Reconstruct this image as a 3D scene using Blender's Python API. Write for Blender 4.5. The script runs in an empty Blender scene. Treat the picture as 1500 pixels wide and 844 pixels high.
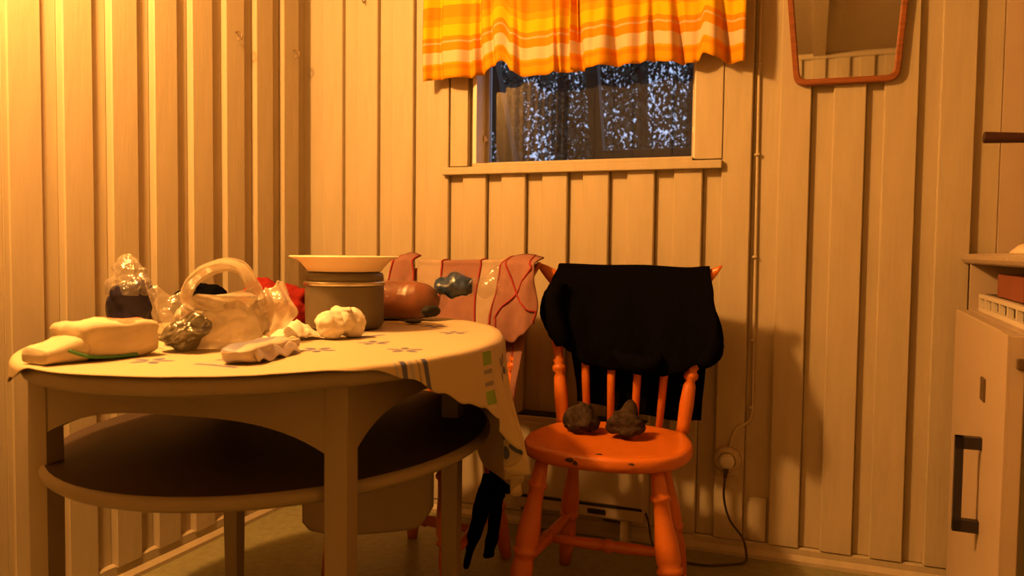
import bpy, bmesh, math, random
from mathutils import Vector, Matrix, noise

C = bpy.context.scene
COL = C.collection
PI = math.pi
random.seed(7)

# ---------------------------------------------------------------- camera
cam_d = bpy.data.cameras.new('camera')
cam = bpy.data.objects.new('camera', cam_d)
COL.objects.link(cam)
YAW, PITCH, ROLL = 0.364377, 0.0474426, -0.0121022
fw = Vector((-math.sin(YAW)*math.cos(PITCH), math.cos(YAW)*math.cos(PITCH), -math.sin(PITCH)))
r0 = Vector((math.cos(YAW), math.sin(YAW), 0)); d0 = fw.cross(r0)
rt = r0*math.cos(ROLL) + d0*math.sin(ROLL); dn = d0*math.cos(ROLL) - r0*math.sin(ROLL)
cam.matrix_world = Matrix(((rt.x, -dn.x, -fw.x, 1.79823), (rt.y, -dn.y, -fw.y, -2.529513), (rt.z, -dn.z, -fw.z, 0.95), (0, 0, 0, 1)))
cam_d.sensor_width = 36.0
cam_d.lens = 1145.3/1500*36.0
cam_d.clip_start = 0.05
cam_d.dof.use_dof = True; cam_d.dof.focus_distance = 2.2; cam_d.dof.aperture_fstop = 4.5
C.camera = cam

# ---------------------------------------------------------------- sky (dusk), lamp, exposure
W = bpy.data.worlds.new('dusk_sky'); C.world = W; W.use_nodes = True
bg = W.node_tree.nodes['Background']
bg.inputs[0].default_value = (0.42, 0.52, 0.80, 1); bg.inputs[1].default_value = 1.5
LAMP = (0.33, -1.55, 2.13)
ld = bpy.data.lights.new('pendant_lamp_light', 'POINT')
ld.energy = 202; ld.color = (1.0, 0.455, 0.112); ld.shadow_soft_size = 0.07
lo = bpy.data.objects.new('pendant_lamp_light', ld); lo.location = LAMP; COL.objects.link(lo)
vs = C.view_settings
C.display_settings.display_device = 'sRGB'
vs.view_transform = 'Standard'; vs.look = 'None'; vs.gamma = 1.0; vs.use_curve_mapping = False
vs.exposure = 0.0

# ================================================================= materials
def mat(name, col, rough=0.6, spec=0.4, metal=0.0, noise_amt=0.0, nscale=8.0, bump=0.0, bscale=60.0, coat=0.0, stretch=None):
    m = bpy.data.materials.new(name); m.use_nodes = True
    nt = m.node_tree; b = nt.nodes['Principled BSDF']
    b.inputs['Base Color'].default_value = (*col, 1)
    b.inputs['Roughness'].default_value = rough
    b.inputs['Metallic'].default_value = metal
    b.inputs['Specular IOR Level'].default_value = spec
    b.inputs['Coat Weight'].default_value = coat
    tc = nt.nodes.new('ShaderNodeTexCoord')
    vec = tc.outputs['Object']
    if stretch:
        mp = nt.nodes.new('ShaderNodeMapping'); mp.inputs['Scale'].default_value = stretch
        nt.links.new(vec, mp.inputs[0]); vec = mp.outputs[0]
    if noise_amt:
        n = nt.nodes.new('ShaderNodeTexNoise'); n.inputs['Scale'].default_value = nscale; n.inputs['Detail'].default_value = 5
        nt.links.new(vec, n.inputs['Vector'])
        cr = nt.nodes.new('ShaderNodeValToRGB')
        a = noise_amt
        cr.color_ramp.elements[0].position = 0.3; cr.color_ramp.elements[1].position = 0.7
        cr.color_ramp.elements[0].color = (*[c*(1-a) for c in col], 1)
        cr.color_ramp.elements[1].color = (*[min(1, c*(1+a*0.6)) for c in col], 1)
        nt.links.new(n.outputs['Fac'], cr.inputs[0]); nt.links.new(cr.outputs[0], b.inputs['Base Color'])
    if bump:
        n2 = nt.nodes.new('ShaderNodeTexNoise'); n2.inputs['Scale'].default_value = bscale; n2.inputs['Detail'].default_value = 4
        nt.links.new(vec, n2.inputs['Vector'])
        bp = nt.nodes.new('ShaderNodeBump'); bp.inputs['Strength'].default_value = bump; bp.inputs['Distance'].default_value = 0.004
        nt.links.new(n2.outputs['Fac'], bp.inputs['Height']); nt.links.new(bp.outputs[0], b.inputs['Normal'])
    return m

def film(name, col, opac=0.4, gloss=0.25, rough=0.18, bump=0.6):
    """thin plastic film: partly clear, partly milky, with sharp glints"""
    m = bpy.data.materials.new(name); m.use_nodes = True
    nt = m.node_tree; nt.nodes.remove(nt.nodes['Principled BSDF'])
    N = nt.nodes.new; L = nt.links.new
    out = nt.nodes['Material Output']
    tr = N('ShaderNodeBsdfTransparent'); df = N('ShaderNodeBsdfDiffuse'); tl = N('ShaderNodeBsdfTranslucent'); gl = N('ShaderNodeBsdfGlossy')
    for s in (df, tl): s.inputs[0].default_value = (*col, 1)
    tr.inputs[0].default_value = (0.97, 0.97, 0.97, 1)
    gl.inputs[0].default_value = (1, 1, 1, 1); gl.inputs['Roughness'].default_value = rough
    nz = N('ShaderNodeTexNoise'); nz.inputs['Scale'].default_value = 45; nz.inputs['Detail'].default_value = 3
    tc = N('ShaderNodeTexCoord'); L(tc.outputs['Object'], nz.inputs['Vector'])
    bp = N('ShaderNodeBump'); bp.inputs['Strength'].default_value = bump; bp.inputs['Distance'].default_value = 0.01
    L(nz.outputs['Fac'], bp.inputs['Height'])
    for s in (df, gl): L(bp.outputs[0], s.inputs['Normal'])
    m1 = N('ShaderNodeMixShader'); m1.inputs[0].default_value = 0.45; L(df.outputs[0], m1.inputs[1]); L(tl.outputs[0], m1.inputs[2])
    m2 = N('ShaderNodeMixShader'); m2.inputs[0].default_value = gloss; L(m1.outputs[0], m2.inputs[1]); L(gl.outputs[0], m2.inputs[2])
    m3 = N('ShaderNodeMixShader'); m3.inputs[0].default_value = opac; L(tr.outputs[0], m3.inputs[1]); L(m2.outputs[0], m3.inputs[2])
    L(m3.outputs[0], out.inputs[0])
    return m

M = {}
M['wall'] = mat('cream_wall_paint', (0.45, 0.375, 0.25), 0.5, 0.35, noise_amt=0.07, nscale=5, bump=0.25, bscale=18, stretch=(6, 6, 1))
M['ceil'] = mat('ceiling_paint', (0.38, 0.31, 0.21), 0.8, noise_amt=0.05, nscale=3)
M['tpaint'] = mat('grey_table_paint', (0.27, 0.215, 0.13), 0.45, noise_amt=0.06, nscale=10, bump=0.1, bscale=30)
M['shelfshade'] = mat('shaded_shelf_top', (0.045, 0.025, 0.015), 0.6, noise_amt=0.1, nscale=8)  # shade under the tabletop, put into the colour of the shelf's upper face
M['orange'] = mat('orange_chair_paint', (0.56, 0.14, 0.012), 0.32, 0.5, noise_amt=0.10, nscale=9, bump=0.08, bscale=25)
M['chip'] = mat('chipped_dark_wood', (0.05, 0.022, 0.01), 0.8)
M['black'] = mat('black_knit', (0.0035, 0.003, 0.003), 1.0, 0.0, bump=0.5, bscale=300)
M['blackcloth'] = mat('black_cloth', (0.003, 0.003, 0.003), 1.0, 0.0, bump=0.4, bscale=200)
M['sock'] = mat('dark_wool', (0.048, 0.032, 0.022), 1.0, 0.05, noise_amt=0.5, nscale=60, bump=0.9, bscale=120)
M['pink'] = mat('pink_jersey', (0.26, 0.125, 0.10), 0.9, 0.1, noise_amt=0.08, nscale=30, bump=0.15, bscale=150)
M['greyshirt'] = mat('grey_jersey', (0.36, 0.27, 0.20), 0.9, 0.1, noise_amt=0.08, nscale=30, bump=0.15, bscale=150)
M['seam'] = mat('red_seam', (0.26, 0.016, 0.014), 0.8)
M['redcloth'] = mat('red_cloth', (0.20, 0.012, 0.008), 0.9, 0.1, noise_amt=0.3, nscale=18)
M['pot'] = mat('anodised_aluminium', (0.15, 0.125, 0.08), 0.5, metal=0.4, noise_amt=0.05, nscale=20)
M['potrim'] = mat('polished_rim', (0.55, 0.5, 0.4), 0.25, metal=0.9)
M['plate'] = mat('cream_plastic_plate', (0.72, 0.58, 0.42), 0.4, noise_amt=0.03)
M['crust'] = mat('bread_crust', (0.20, 0.055, 0.012), 0.6, noise_amt=0.45, nscale=14, bump=0.3, bscale=40)
M['paperbag'] = mat('cream_paper', (0.58, 0.49, 0.34), 0.7, 0.25, noise_amt=0.14, nscale=14, bump=0.8, bscale=26)
M['redprint'] = mat('red_print_on_paper', (0.70, 0.20, 0.11), 0.75, noise_amt=0.35, nscale=45)
M['greenprint'] = mat('green_print', (0.06, 0.20, 0.05), 0.7)
M['tissue'] = mat('white_tissue', (0.66, 0.60, 0.50), 0.9, 0.1, bump=0.3, bscale=60)
M['packet'] = mat('greyish_packet', (0.50, 0.42, 0.34), 0.45, noise_amt=0.2, nscale=22, bump=0.3, bscale=40)
M['bluegrey'] = mat('bluish_grey_print', (0.20, 0.20, 0.27), 0.5, noise_amt=0.25, nscale=25)
M['bluedark'] = mat('dark_blue_print', (0.012, 0.008, 0.035), 0.45, noise_amt=0.4, nscale=22)
M['bluelabel'] = mat('blue_bread_label', (0.006, 0.035, 0.11), 0.4, noise_amt=0.7, nscale=40)
M['film'] = film('milky_carrier_film', (0.78, 0.70, 0.55), 0.60, 0.16, rough=0.22, bump=1.0)
M['clear'] = film('clear_plastic_film', (0.66, 0.60, 0.52), 0.13, 0.45, rough=0.12, bump=0.9)
M['film2'] = film('hazy_plastic_film', (0.70, 0.62, 0.50), 0.28, 0.30, rough=0.15, bump=1.0)
M['breadfilm'] = film('thin_bread_bag_film', (0.66, 0.60, 0.52), 0.07, 0.5, rough=0.10, bump=1.0)
M['foil'] = film('crumpled_foil_film', (0.17, 0.145, 0.085), 0.9, 0.16, rough=0.22, bump=1.0)
M['whiteplastic'] = mat('white_plastic', (0.60, 0.54, 0.45), 0.35, 0.5)
M['cable'] = mat('painted_cable', (0.46, 0.38, 0.25), 0.5)
M['darkcord'] = mat('dark_cord', (0.05, 0.035, 0.025), 0.5)
M['teak'] = mat('teak_frame', (0.25, 0.075, 0.018), 0.4, 0.5, noise_amt=0.3, nscale=12, stretch=(1, 1, 8))
M['mirror'] = mat('mirror_glass', (0.86, 0.86, 0.82), 0.02, metal=1.0)
M['floor'] = mat('olive_vinyl', (0.23, 0.215, 0.105), 0.4, 0.5, noise_amt=0.22, nscale=40)
M['heater'] = mat('heater_enamel', (0.42, 0.34, 0.23), 0.4)
M['slot'] = mat('dark_slot', (0.012, 0.01, 0.008), 0.8)
M['unit'] = mat('pale_unit_enamel', (0.46, 0.36, 0.26), 0.4, noise_amt=0.04)
M['side'] = mat('olive_side_panel', (0.095, 0.078, 0.032), 0.7, noise_amt=0.06)
M['counter'] = mat('speckled_worktop', (0.40, 0.31, 0.22), 0.4, noise_amt=0.35, nscale=150)
M['brownbox'] = mat('brown_box', (0.22, 0.06, 0.03), 0.6, noise_amt=0.15)
M['handle'] = mat('black_handle', (0.022, 0.017, 0.02), 0.4)
M['darkhandle'] = mat('dark_wood_handle', (0.05, 0.016, 0.013), 0.45)
M['iron'] = mat('dark_iron', (0.03, 0.03, 0.03), 0.5, metal=0.6)
M['latch'] = mat('bronze_latch', (0.12, 0.075, 0.035), 0.5, metal=0.3)
M['sash'] = mat('window_sash_paint', (0.40, 0.36, 0.30), 0.5)
M['postwood'] = mat('weathered_post', (0.045, 0.031, 0.013), 0.8, noise_amt=0.2, nscale=10)
M['bark'] = mat('dark_bark', (0.050, 0.036, 0.022), 0.95, noise_amt=0.4, nscale=10, bump=0.6, bscale=20)
M['leaf'] = mat('dark_leaves', (0.040, 0.037, 0.016), 0.8, noise_amt=0.4, nscale=3)
M['soil'] = mat('forest_ground', (0.06, 0.05, 0.025), 0.95, noise_amt=0.4, nscale=2)
M['palecloth'] = mat('pale_seat_cloth', (0.37, 0.30, 0.20), 0.85, 0.1, noise_amt=0.06)
M['hook'] = mat('grey_hook', (0.25, 0.17, 0.1), 0.4, metal=0.5)

# window pane: clear sheet with a faint reflection
gm = bpy.data.materials.new('window_glass'); gm.use_nodes = True
nt = gm.node_tree; nt.nodes.remove(nt.nodes['Principled BSDF'])
tr = nt.nodes.new('ShaderNodeBsdfTransparent'); gl = nt.nodes.new('ShaderNodeBsdfGlossy'); fr = nt.nodes.new('ShaderNodeFresnel'); mx = nt.nodes.new('ShaderNodeMixShader')
gl.inputs['Roughness'].default_value = 0.01; tr.inputs[0].default_value = (0.93, 0.95, 0.95, 1); fr.inputs[0].default_value = 1.45
nt.links.new(fr.outputs[0], mx.inputs[0]); nt.links.new(tr.outputs[0], mx.inputs[1]); nt.links.new(gl.outputs[0], mx.inputs[2])
nt.links.new(mx.outputs[0], nt.nodes['Material Output'].inputs[0])
M['glass'] = gm

# striped valance fabric: bands by distance above the hem (UV v in metres)
def stripe_mat():
    m = bpy.data.materials.new('striped_valance_fabric'); m.use_nodes = True
    nt = m.node_tree; b = nt.nodes['Principled BSDF']; b.inputs['Roughness'].default_value = 0.85; b.inputs['Specular IOR Level'].default_value = 0.1
    uv = nt.nodes.new('ShaderNodeUVMap'); sp = nt.nodes.new('ShaderNodeSeparateXYZ'); nt.links.new(uv.outputs[0], sp.inputs[0])
    mul = nt.nodes.new('ShaderNodeMath'); mul.operation = 'DIVIDE'; mul.inputs[1].default_value = 0.4; nt.links.new(sp.outputs[1], mul.inputs[0])
    cr = nt.nodes.new('ShaderNodeValToRGB'); cr.color_ramp.interpolation = 'CONSTANT'
    O = (0.77, 0.285, 0.010); A = (0.78, 0.36, 0.010); Cm = (0.74, 0.55, 0.34); Y = (0.80, 0.50, 0.010)
    bands = [(0, A), (0.030, O), (0.044, A), (0.052, Cm), (0.092, O), (0.120, (0.74, 0.46, 0.24)), (0.1265, O), (0.142, Y), (0.180, A), (0.205, O), (0.25, Y), (0.285, A), (0.31, O), (0.35, Y)]
    e = cr.color_ramp.elements
    while len(e) < len(bands): e.new(0.5)
    for k, (p, c) in enumerate(bands): e[k].position = p/0.4
    for k, (p, c) in enumerate(bands): e[k].color = (*c, 1)
    nt.links.new(mul.outputs[0], cr.inputs[0])
    nt.links.new(cr.outputs[0], b.inputs['Base Color'])
    w = nt.nodes.new('ShaderNodeTexNoise'); w.inputs['Scale'].default_value = 160
    bp = nt.nodes.new('ShaderNodeBump'); bp.inputs['Strength'].default_value = 0.12; nt.links.new(w.outputs['Fac'], bp.inputs['Height']); nt.links.new(bp.outputs[0], b.inputs['Normal'])
    tl = nt.nodes.new('ShaderNodeBsdfTranslucent'); nt.links.new(cr.outputs[0], tl.inputs[0])
    mx = nt.nodes.new('ShaderNodeMixShader'); mx.inputs[0].default_value = 0.18
    nt.links.new(b.outputs[0], mx.inputs[1]); nt.links.new(tl.outputs[0], mx.inputs[2]); nt.links.new(mx.outputs[0], nt.nodes['Material Output'].inputs[0])
    return m
M['valance'] = stripe_mat()

# ================================================================= mesh helpers
def obj(name, bm, m, parent=None, smooth=False, mods=None):
    me = bpy.data.meshes.new(name); 
    bmesh.ops.recalc_face_normals(bm, faces=bm.faces)
    bm.to_mesh(me); bm.free()
    o = bpy.data.objects.new(name, me); COL.objects.link(o)
    for x in (m if isinstance(m, (list, tuple)) else [m]): me.materials.append(M[x] if isinstance(x, str) else x)
    if smooth: me.polygons.foreach_set('use_smooth', [True]*len(me.polygons))
    if parent is not None: o.parent = parent
    return o

def wobj(name, bm, m, parent, smooth=False):
    """mesh given in world coordinates, hung under an unrotated parent chain"""
    off = Vector((0, 0, 0)); p = parent
    while p is not None: off += p.location; p = p.parent
    bmesh.ops.translate(bm, verts=bm.verts, vec=-off)
    return obj(name, bm, m, parent, smooth)

def tag(o, label, cat, group=None):
    o['label'] = label; o['category'] = cat
    if group: o['group'] = group
    return o

def thing(name, label, cat, loc=(0, 0, 0), rotz=0, group=None):
    o = bpy.data.objects.new(name, None); COL.objects.link(o); o.empty_display_size = 0.05
    o.location = loc; o.rotation_euler = (0, 0, rotz)
    return tag(o, label, cat, group)

def struct(name, bm, m, parent=None, smooth=False):
    o = obj(name, bm, m, parent, smooth)
    if parent is None: o['kind'] = 'structure'
    return o

def solid(o, t, offset=0.0, sub=0):
    if sub:
        s = o.modifiers.new('subdivision', 'SUBSURF'); s.levels = sub; s.render_levels = sub
    s = o.modifiers.new('thickness', 'SOLIDIFY'); s.thickness = t; s.offset = offset
    return o

def box(bm, x0, x1, y0, y1, z0, z1, bev=0.0, mi=0):
    b2 = bmesh.new() if bev else bm
    v = [b2.verts.new(p) for p in ((x0, y0, z0), (x1, y0, z0), (x1, y1, z0), (x0, y1, z0), (x0, y0, z1), (x1, y0, z1), (x1, y1, z1), (x0, y1, z1))]
    for f in ((0, 3, 2, 1), (4, 5, 6, 7), (0, 1, 5, 4), (1, 2, 6, 5), (2, 3, 7, 6), (3, 0, 4, 7)):
        fc = b2.faces.new([v[i] for i in f]); fc.material_index = mi
    if bev:
        bmesh.ops.bevel(b2, geom=b2.edges[:], offset=bev, segments=2, affect='EDGES', profile=0.5)
        merge(bm, b2)
    return bm

def merge(bm, b2):
    me = bpy.data.meshes.new('tmp'); b2.to_mesh(me); b2.free(); bm.from_mesh(me); bpy.data.meshes.remove(me)

def boxm(*a, bev=0.0):
    return box(bmesh.new(), *a, bev=bev)

def frame_of(d):
    d = d.normalized(); a = Vector((0, 0, 1)) if abs(d.z) < 0.9 else Vector((1, 0, 0))
    x = d.cross(a).normalized(); return x, d.cross(x).normalized()

def rings(bm, rs, closed=False, caps=True):
    """rs: list of rings (lists of Vectors, same length)"""
    R = [[bm.verts.new(p) for p in r] for r in rs]; n = len(R[0])
    rng = range(len(R)) if closed else range(len(R)-1)
    for i in rng:
        a, b = R[i], R[(i+1) % len(R)]
        for j in range(n): bm.faces.new((a[j], a[(j+1) % n], b[(j+1) % n], b[j]))
    if caps and not closed:
        bm.faces.new(R[0][::-1]); bm.faces.new(R[-1])
    return bm

def turned(bm, p0, p1, prof, n=14):
    p0, p1 = Vector(p0), Vector(p1); d = p1-p0; x, y = frame_of(d)
    return rings(bm, [[p0+d*t+(x*math.cos(2*PI*k/n)+y*math.sin(2*PI*k/n))*r for k in range(n)] for t, r in prof])

def tube(bm, pts, r, n=8, closed=False, flat=1.0):
    pts = [Vector(p) for p in pts]; out = []; N = len(pts)
    px = None
    for i, p in enumerate(pts):
        a = pts[(i-1) % N] if closed or i > 0 else p; b = pts[(i+1) % N] if closed or i < N-1 else p
        d = (b-a).normalized()
        if px is None: x, y = frame_of(d)
        else:
            x = (px - d*px.dot(d)).normalized(); y = d.cross(x)
        px = x; rr = r(i/(N-1)) if callable(r) else r
        out.append([p+(x*math.cos(2*PI*k/n)+y*math.sin(2*PI*k/n)*flat)*rr for k in range(n)])
    return rings(bm, out, closed)

def smooth_path(pts, m=6):
    P = [Vector(p) for p in pts]; out = []
    for i in range(len(P)-1):
        a, b, c, d = P[max(i-1, 0)], P[i], P[i+1], P[min(i+2, len(P)-1)]
        for k in range(m):
            t = k/m
            out.append(0.5*((2*b)+(c-a)*t+(2*a-5*b+4*c-d)*t*t+(3*b-a-3*c+d)*t**3))
    return out+[P[-1]]

def lathe(bm, prof, n=40, c=(0, 0, 0), sx=1.0, sy=1.0, caps=True):
    c = Vector(c)
    return rings(bm, [[c+Vector((r*sx*math.cos(2*PI*k/n), r*sy*math.sin(2*PI*k/n), z)) for k in range(n)] for r, z in prof], caps=caps)

def prism(bm, poly, axis, a, b):
    """polygon (2D) extruded along axis from a to b"""
    def mk(p, t): return {'x': (t, p[0], p[1]), 'y': (p[0], t, p[1]), 'z': (p[0], p[1], t)}[axis]
    A = [bm.verts.new(mk(p, a)) for p in poly]; B = [bm.verts.new(mk(p, b)) for p in poly]; n = len(poly)
    bm.faces.new(A); bm.faces.new(B[::-1])
    for i in range(n): bm.faces.new((A[i], B[i], B[(i+1) % n], A[(i+1) % n]))
    return bm

def grid(nu, nv, fn, uvfn=None, closed=False):
    bm = bmesh.new(); V = [[bm.verts.new(fn(i/(nu if closed else nu-1), j/(nv-1))) for j in range(nv)] for i in range(nu)]
    lay = bm.loops.layers.uv.new('UVMap') if uvfn else None
    for i in range(nu if closed else nu-1):
        for j in range(nv-1):
            i2 = (i+1) % nu
            f = bm.faces.new((V[i][j], V[i2][j], V[i2][j+1], V[i][j+1]))
            if lay:
                for lp, (a, b) in zip(f.loops, ((i, j), (i+1, j), (i+1, j+1), (i, j+1))):
                    lp[lay].uv = uvfn(a/(nu if closed else nu-1), b/(nv-1))
    return bm

def nz(p, s=1.0, seed=0.0):
    return noise.noise(Vector((p[0]*s+seed, p[1]*s-seed*0.7, p[2]*s+seed*1.3)))

def fbm(p, s, seed=0.0):
    return nz(p, s, seed)+0.5*nz(p, s*2.1, seed+9)+0.25*nz(p, s*4.3, seed+17)

def crumple(bm, amp, s, seed=0.0):
    bm.normal_update()
    mv = [(v, v.normal.copy(), fbm(v.co, s, seed)) for v in bm.verts]
    for v, n, f in mv: v.co += n*f*amp
    return bm

def sphere(c, r, sub=3, seed=None):
    bm = bmesh.new(); bmesh.ops.create_icosphere(bm, subdivisions=sub, radius=1)
    for v in bm.verts: v.co = Vector((v.co.x*r[0], v.co.y*r[1], v.co.z*r[2]))
    bmesh.ops.translate(bm, verts=bm.verts, vec=c)
    return bm

def lerp_tab(tab, x):
    if x <= tab[0][0]: return tab[0][1]
    for (a, p), (b, q) in zip(tab, tab[1:]):
        if x <= b:
            t = (x-a)/(b-a); t = t*t*(3-2*t)
            return p+(q-p)*t
    return tab[-1][1]

# ================================================================= the room
CEIL = 2.29; XR = 2.78; YF = -3.2
struct('floor', boxm(-0.1, XR+0.1, YF-0.1, 0.12, -0.06, 0.0), 'floor')
ceiling = struct('ceiling', boxm(-0.1, XR+0.1, YF-0.1, 0.12, CEIL, CEIL+0.06), 'ceil')
obj('ceiling_batten', boxm(1.775, 1.85, YF, 0.0, CEIL-0.02, CEIL), 'wall', ceiling)

def board_mesh(w, t, h):
    """upright board, front face towards -Y at y = -t, with eased edges; origin at its lower left back"""
    bm = bmesh.new(); e = 0.003
    prism(bm, [(0, 0), (0, -t+e), (e, -t), (w-e, -t), (w, -t+e), (w, 0)], 'z', 0, h)
    return bm

class Boards:
    def __init__(s): s.cache = {}
    def put(s, name, parent, w, t, h, loc, rotz=0.0):
        key = (name, round(w, 4), t, round(h, 4))
        if key in s.cache:
            o = bpy.data.objects.new(name, s.cache[key]); COL.objects.link(o); o.parent = parent
        else:
            o = obj(name, board_mesh(w, t, h), 'wall', parent); s.cache[key] = o.data
        o.location = loc; o.rotation_euler = (0, 0, rotz)
        return o
BD = Boards()
T = 0.02                                    # how far the upper boards stand proud
WX0, WX1, WZ0, WZ1 = 0.700, 1.441, 1.250, 1.860
M['jamb'] = mat('white_jamb_paint', (0.70, 0.64, 0.56), 0.5)

# back wall: Y = 0.01 is the face of the lower boards, -0.01 of the upper ones
bm = bmesh.new(); YB = 0.022
for (a, b, c, d) in ((-0.1, WX0-0.014, 0, CEIL), (WX1+0.012, XR, 0, CEIL), (WX0-0.014, WX1+0.012, 0, WZ0-0.012), (WX0-0.014, WX1+0.012, WZ1+0.012, CEIL)):
    box(bm, a, b, YB, 0.12, c, d)
wall_back = struct('wall_back', bm, 'wall')
edges = [0.151, 0.301, 0.448, 0.590, 0.735, 0.881, 1.030, 1.172, 1.322, 1.473, 1.620, 1.787, 1.937, 2.073, 2.217]
BW = 0.089
prev = 0.0
for k, e in enumerate(edges):
    spans = [(0.05, CEIL)]
    if 0.6 < e < 1.5: spans = [(0.05, 1.216), (WZ1+0.002, CEIL)]
    for z0, z1 in spans:
        BD.put('board', wall_back, BW if e != 1.62 else 0.088, 0.02, z1-z0, (e-BW, 0.010, z0))
        BD.put('under_board', wall_back, e-prev+0.0, 0.012, z1-z0, (prev, YB, z0))
    prev = e
obj('panel', boxm(2.285, XR, -0.004, YB, 0.05, CEIL), 'unit', wall_back)
BD.put('under_board', wall_back, 2.285-prev, 0.012, CEIL-0.05, (prev, YB, 0.05))
obj('board_offcut', boxm(1.640, 1.690, -0.006, YB, 0.052, 0.19, bev=0.002), 'wall', wall_back)

# left wall: boards proud of X = -0.01
wall_left = struct('wall_left', boxm(-0.12, -0.022, YF, 0.12, 0, CEIL), 'wall')
ys = [-0.170+0.002 - 0.1488*k for k in range(0, 21)]
for k, y in enumerate(ys):
    if y < YF+0.02: break
    BD.put('board', wall_left, 0.089, 0.02, CEIL-0.05, (-0.010, y, 0.05), PI/2)
    BD.put('under_board', wall_left, 0.1488, 0.012, CEIL-0.05, (-0.022, y-0.001, 0.05), PI/2)
BD.put('under_board', wall_left, 0.1488, 0.012, CEIL-0.05, (-0.022, -0.022, 0.05), PI/2)

# wall behind the camera (seen in the mirror) and right wall
wall_front = struct('wall_front', boxm(-0.1, XR+0.1, YF-0.12, YF-0.012, 0, CEIL), 'wall')
x = XR-0.03
while x > 0.1:
    BD.put('board', wall_front, 0.089, 0.02, CEIL-0.05, (x, YF-0.012, 0.05), PI)
    x -= 0.149
wall_right = struct('wall_right', boxm(XR, XR+0.1, YF, 0.12, 0, CEIL), 'wall')
struct('trim_1', boxm(0.0, XR, YF, YF+0.03, CEIL-0.035, CEIL, bev=0.004), 'wall')

# baseboards
def base_prof(h=0.048, t=0.016, q=0.012):
    return [(0, 0), (t+q, 0), (t+q, 0.012), (t+0.002, 0.024), (t, 0.026), (t, h-0.004), (t-0.005, h), (0, h)]
bm = bmesh.new(); prism(bm, [(-p[0]+0.010, p[1]) for p in base_prof()], 'x', -0.01, XR)
struct('baseboard_back', bm, 'wall')
bm = bmesh.new(); prism(bm, [(p[0]-0.010, p[1]) for p in base_prof(0.058)], 'y', YF, 0.0)
struct('baseboard_left', bm, 'wall')

# ---------------------------------------------------------------- window
window = bpy.data.objects.new('window_1', None); COL.objects.link(window); window.location = (1.07, 0.0, 1.25); window['kind'] = 'structure'
bm = bmesh.new()      # jamb lining
box(bm, WX0-0.014, WX0, -0.016, 0.115, WZ0, WZ1+0.012); box(bm, WX1, WX1+0.012, -0.004, 0.115, WZ0, WZ1+0.012)
box(bm, WX0, WX1, -0.004, 0.115, WZ1, WZ1+0.0115)
wobj('jamb_lining', bm, 'jamb', window)
wobj('casing_left', boxm(0.597, 0.664, -0.010, 0.012, 1.245, CEIL-0.002, bev=0.002), 'wall', window)
wobj('casing_right', boxm(1.447, 1.531, -0.014, 0.012, 1.245, CEIL-0.002, bev=0.002), 'wall', window)
wobj('sill', boxm(0.690, 1.444, -0.030, 0.115, 1.238, 1.2515, bev=0.003), 'wall', window)
wobj('apron', boxm(0.574, 1.533, -0.032, 0.012, 1.214, 1.240, bev=0.003), 'wall', window)
bm = bmesh.new(); s = 0.014
for (a, b, c, d) in ((WX0, WX0+s, WZ0, WZ1), (WX1-s, WX1, WZ0, WZ1), (WX0+s, WX1-s, WZ0, WZ0+s), (WX0+s, WX1-s, WZ1-s, WZ1)): box(bm, a, b, 0.062, 0.092, c, d)
wobj('sash', bm, 'sash', window)
wobj('pane', boxm(WX0+s, WX1-s, 0.074, 0.078, WZ0+s, WZ1-s), 'glass', window)
for (x0, z0) in ((WX0+0.002, 1.345), (WX1-0.010, 1.345)):
    bm = bmesh.new(); turned(bm, (x0+0.004, 0.052, z0), (x0+0.004, 0.062, z0), [(0, .006), (1, .006)], 10)
    turned(bm, (x0+0.004, 0.044, z0-0.012), (x0+0.004, 0.050, z0+0.012), [(0, .003), (.2, .005), (.8, .005), (1, .003)], 8)
    wobj('latch', bm, 'plate', window, True)

# ---------------------------------------------------------------- the wood beyond the window
gnd = struct('ground', boxm(-14, 12, 0.14, 26, -0.7, -0.5), 'soil')
def lean_post(name, label, p0, p1, w):
    p0, p1 = Vector(p0), Vector(p1); d = p1-p0
    bm = bmesh.new(); r = []
    for t in (0, 1):
        c = p0+d*t; r.append([c+Vector(v) for v in ((-w, -w, 0), (w, -w, 0), (w, w, 0), (-w, w, 0))])
    rings(bm, r); o = obj(name, bm, 'postwood'); return tag(o, label, 'post')
lean_post('timber_post', 'leaning timber post outside the window, in the middle of the pane', (1.10, 0.75, -0.5), (0.846, 0.75, 2.4), 0.026)
lean_post('timber_post', 'leaning timber post outside the window, close to its left jamb', (0.99, 0.55, -0.5), (0.375, 0.55, 2.4), 0.032)
o = obj('timber_rail', boxm(0.95, 1.85, 0.70, 0.74, 1.335, 1.378, bev=0.004), 'postwood'); tag(o, 'level timber rail outside along the bottom of the window pane', 'rail')

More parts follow.
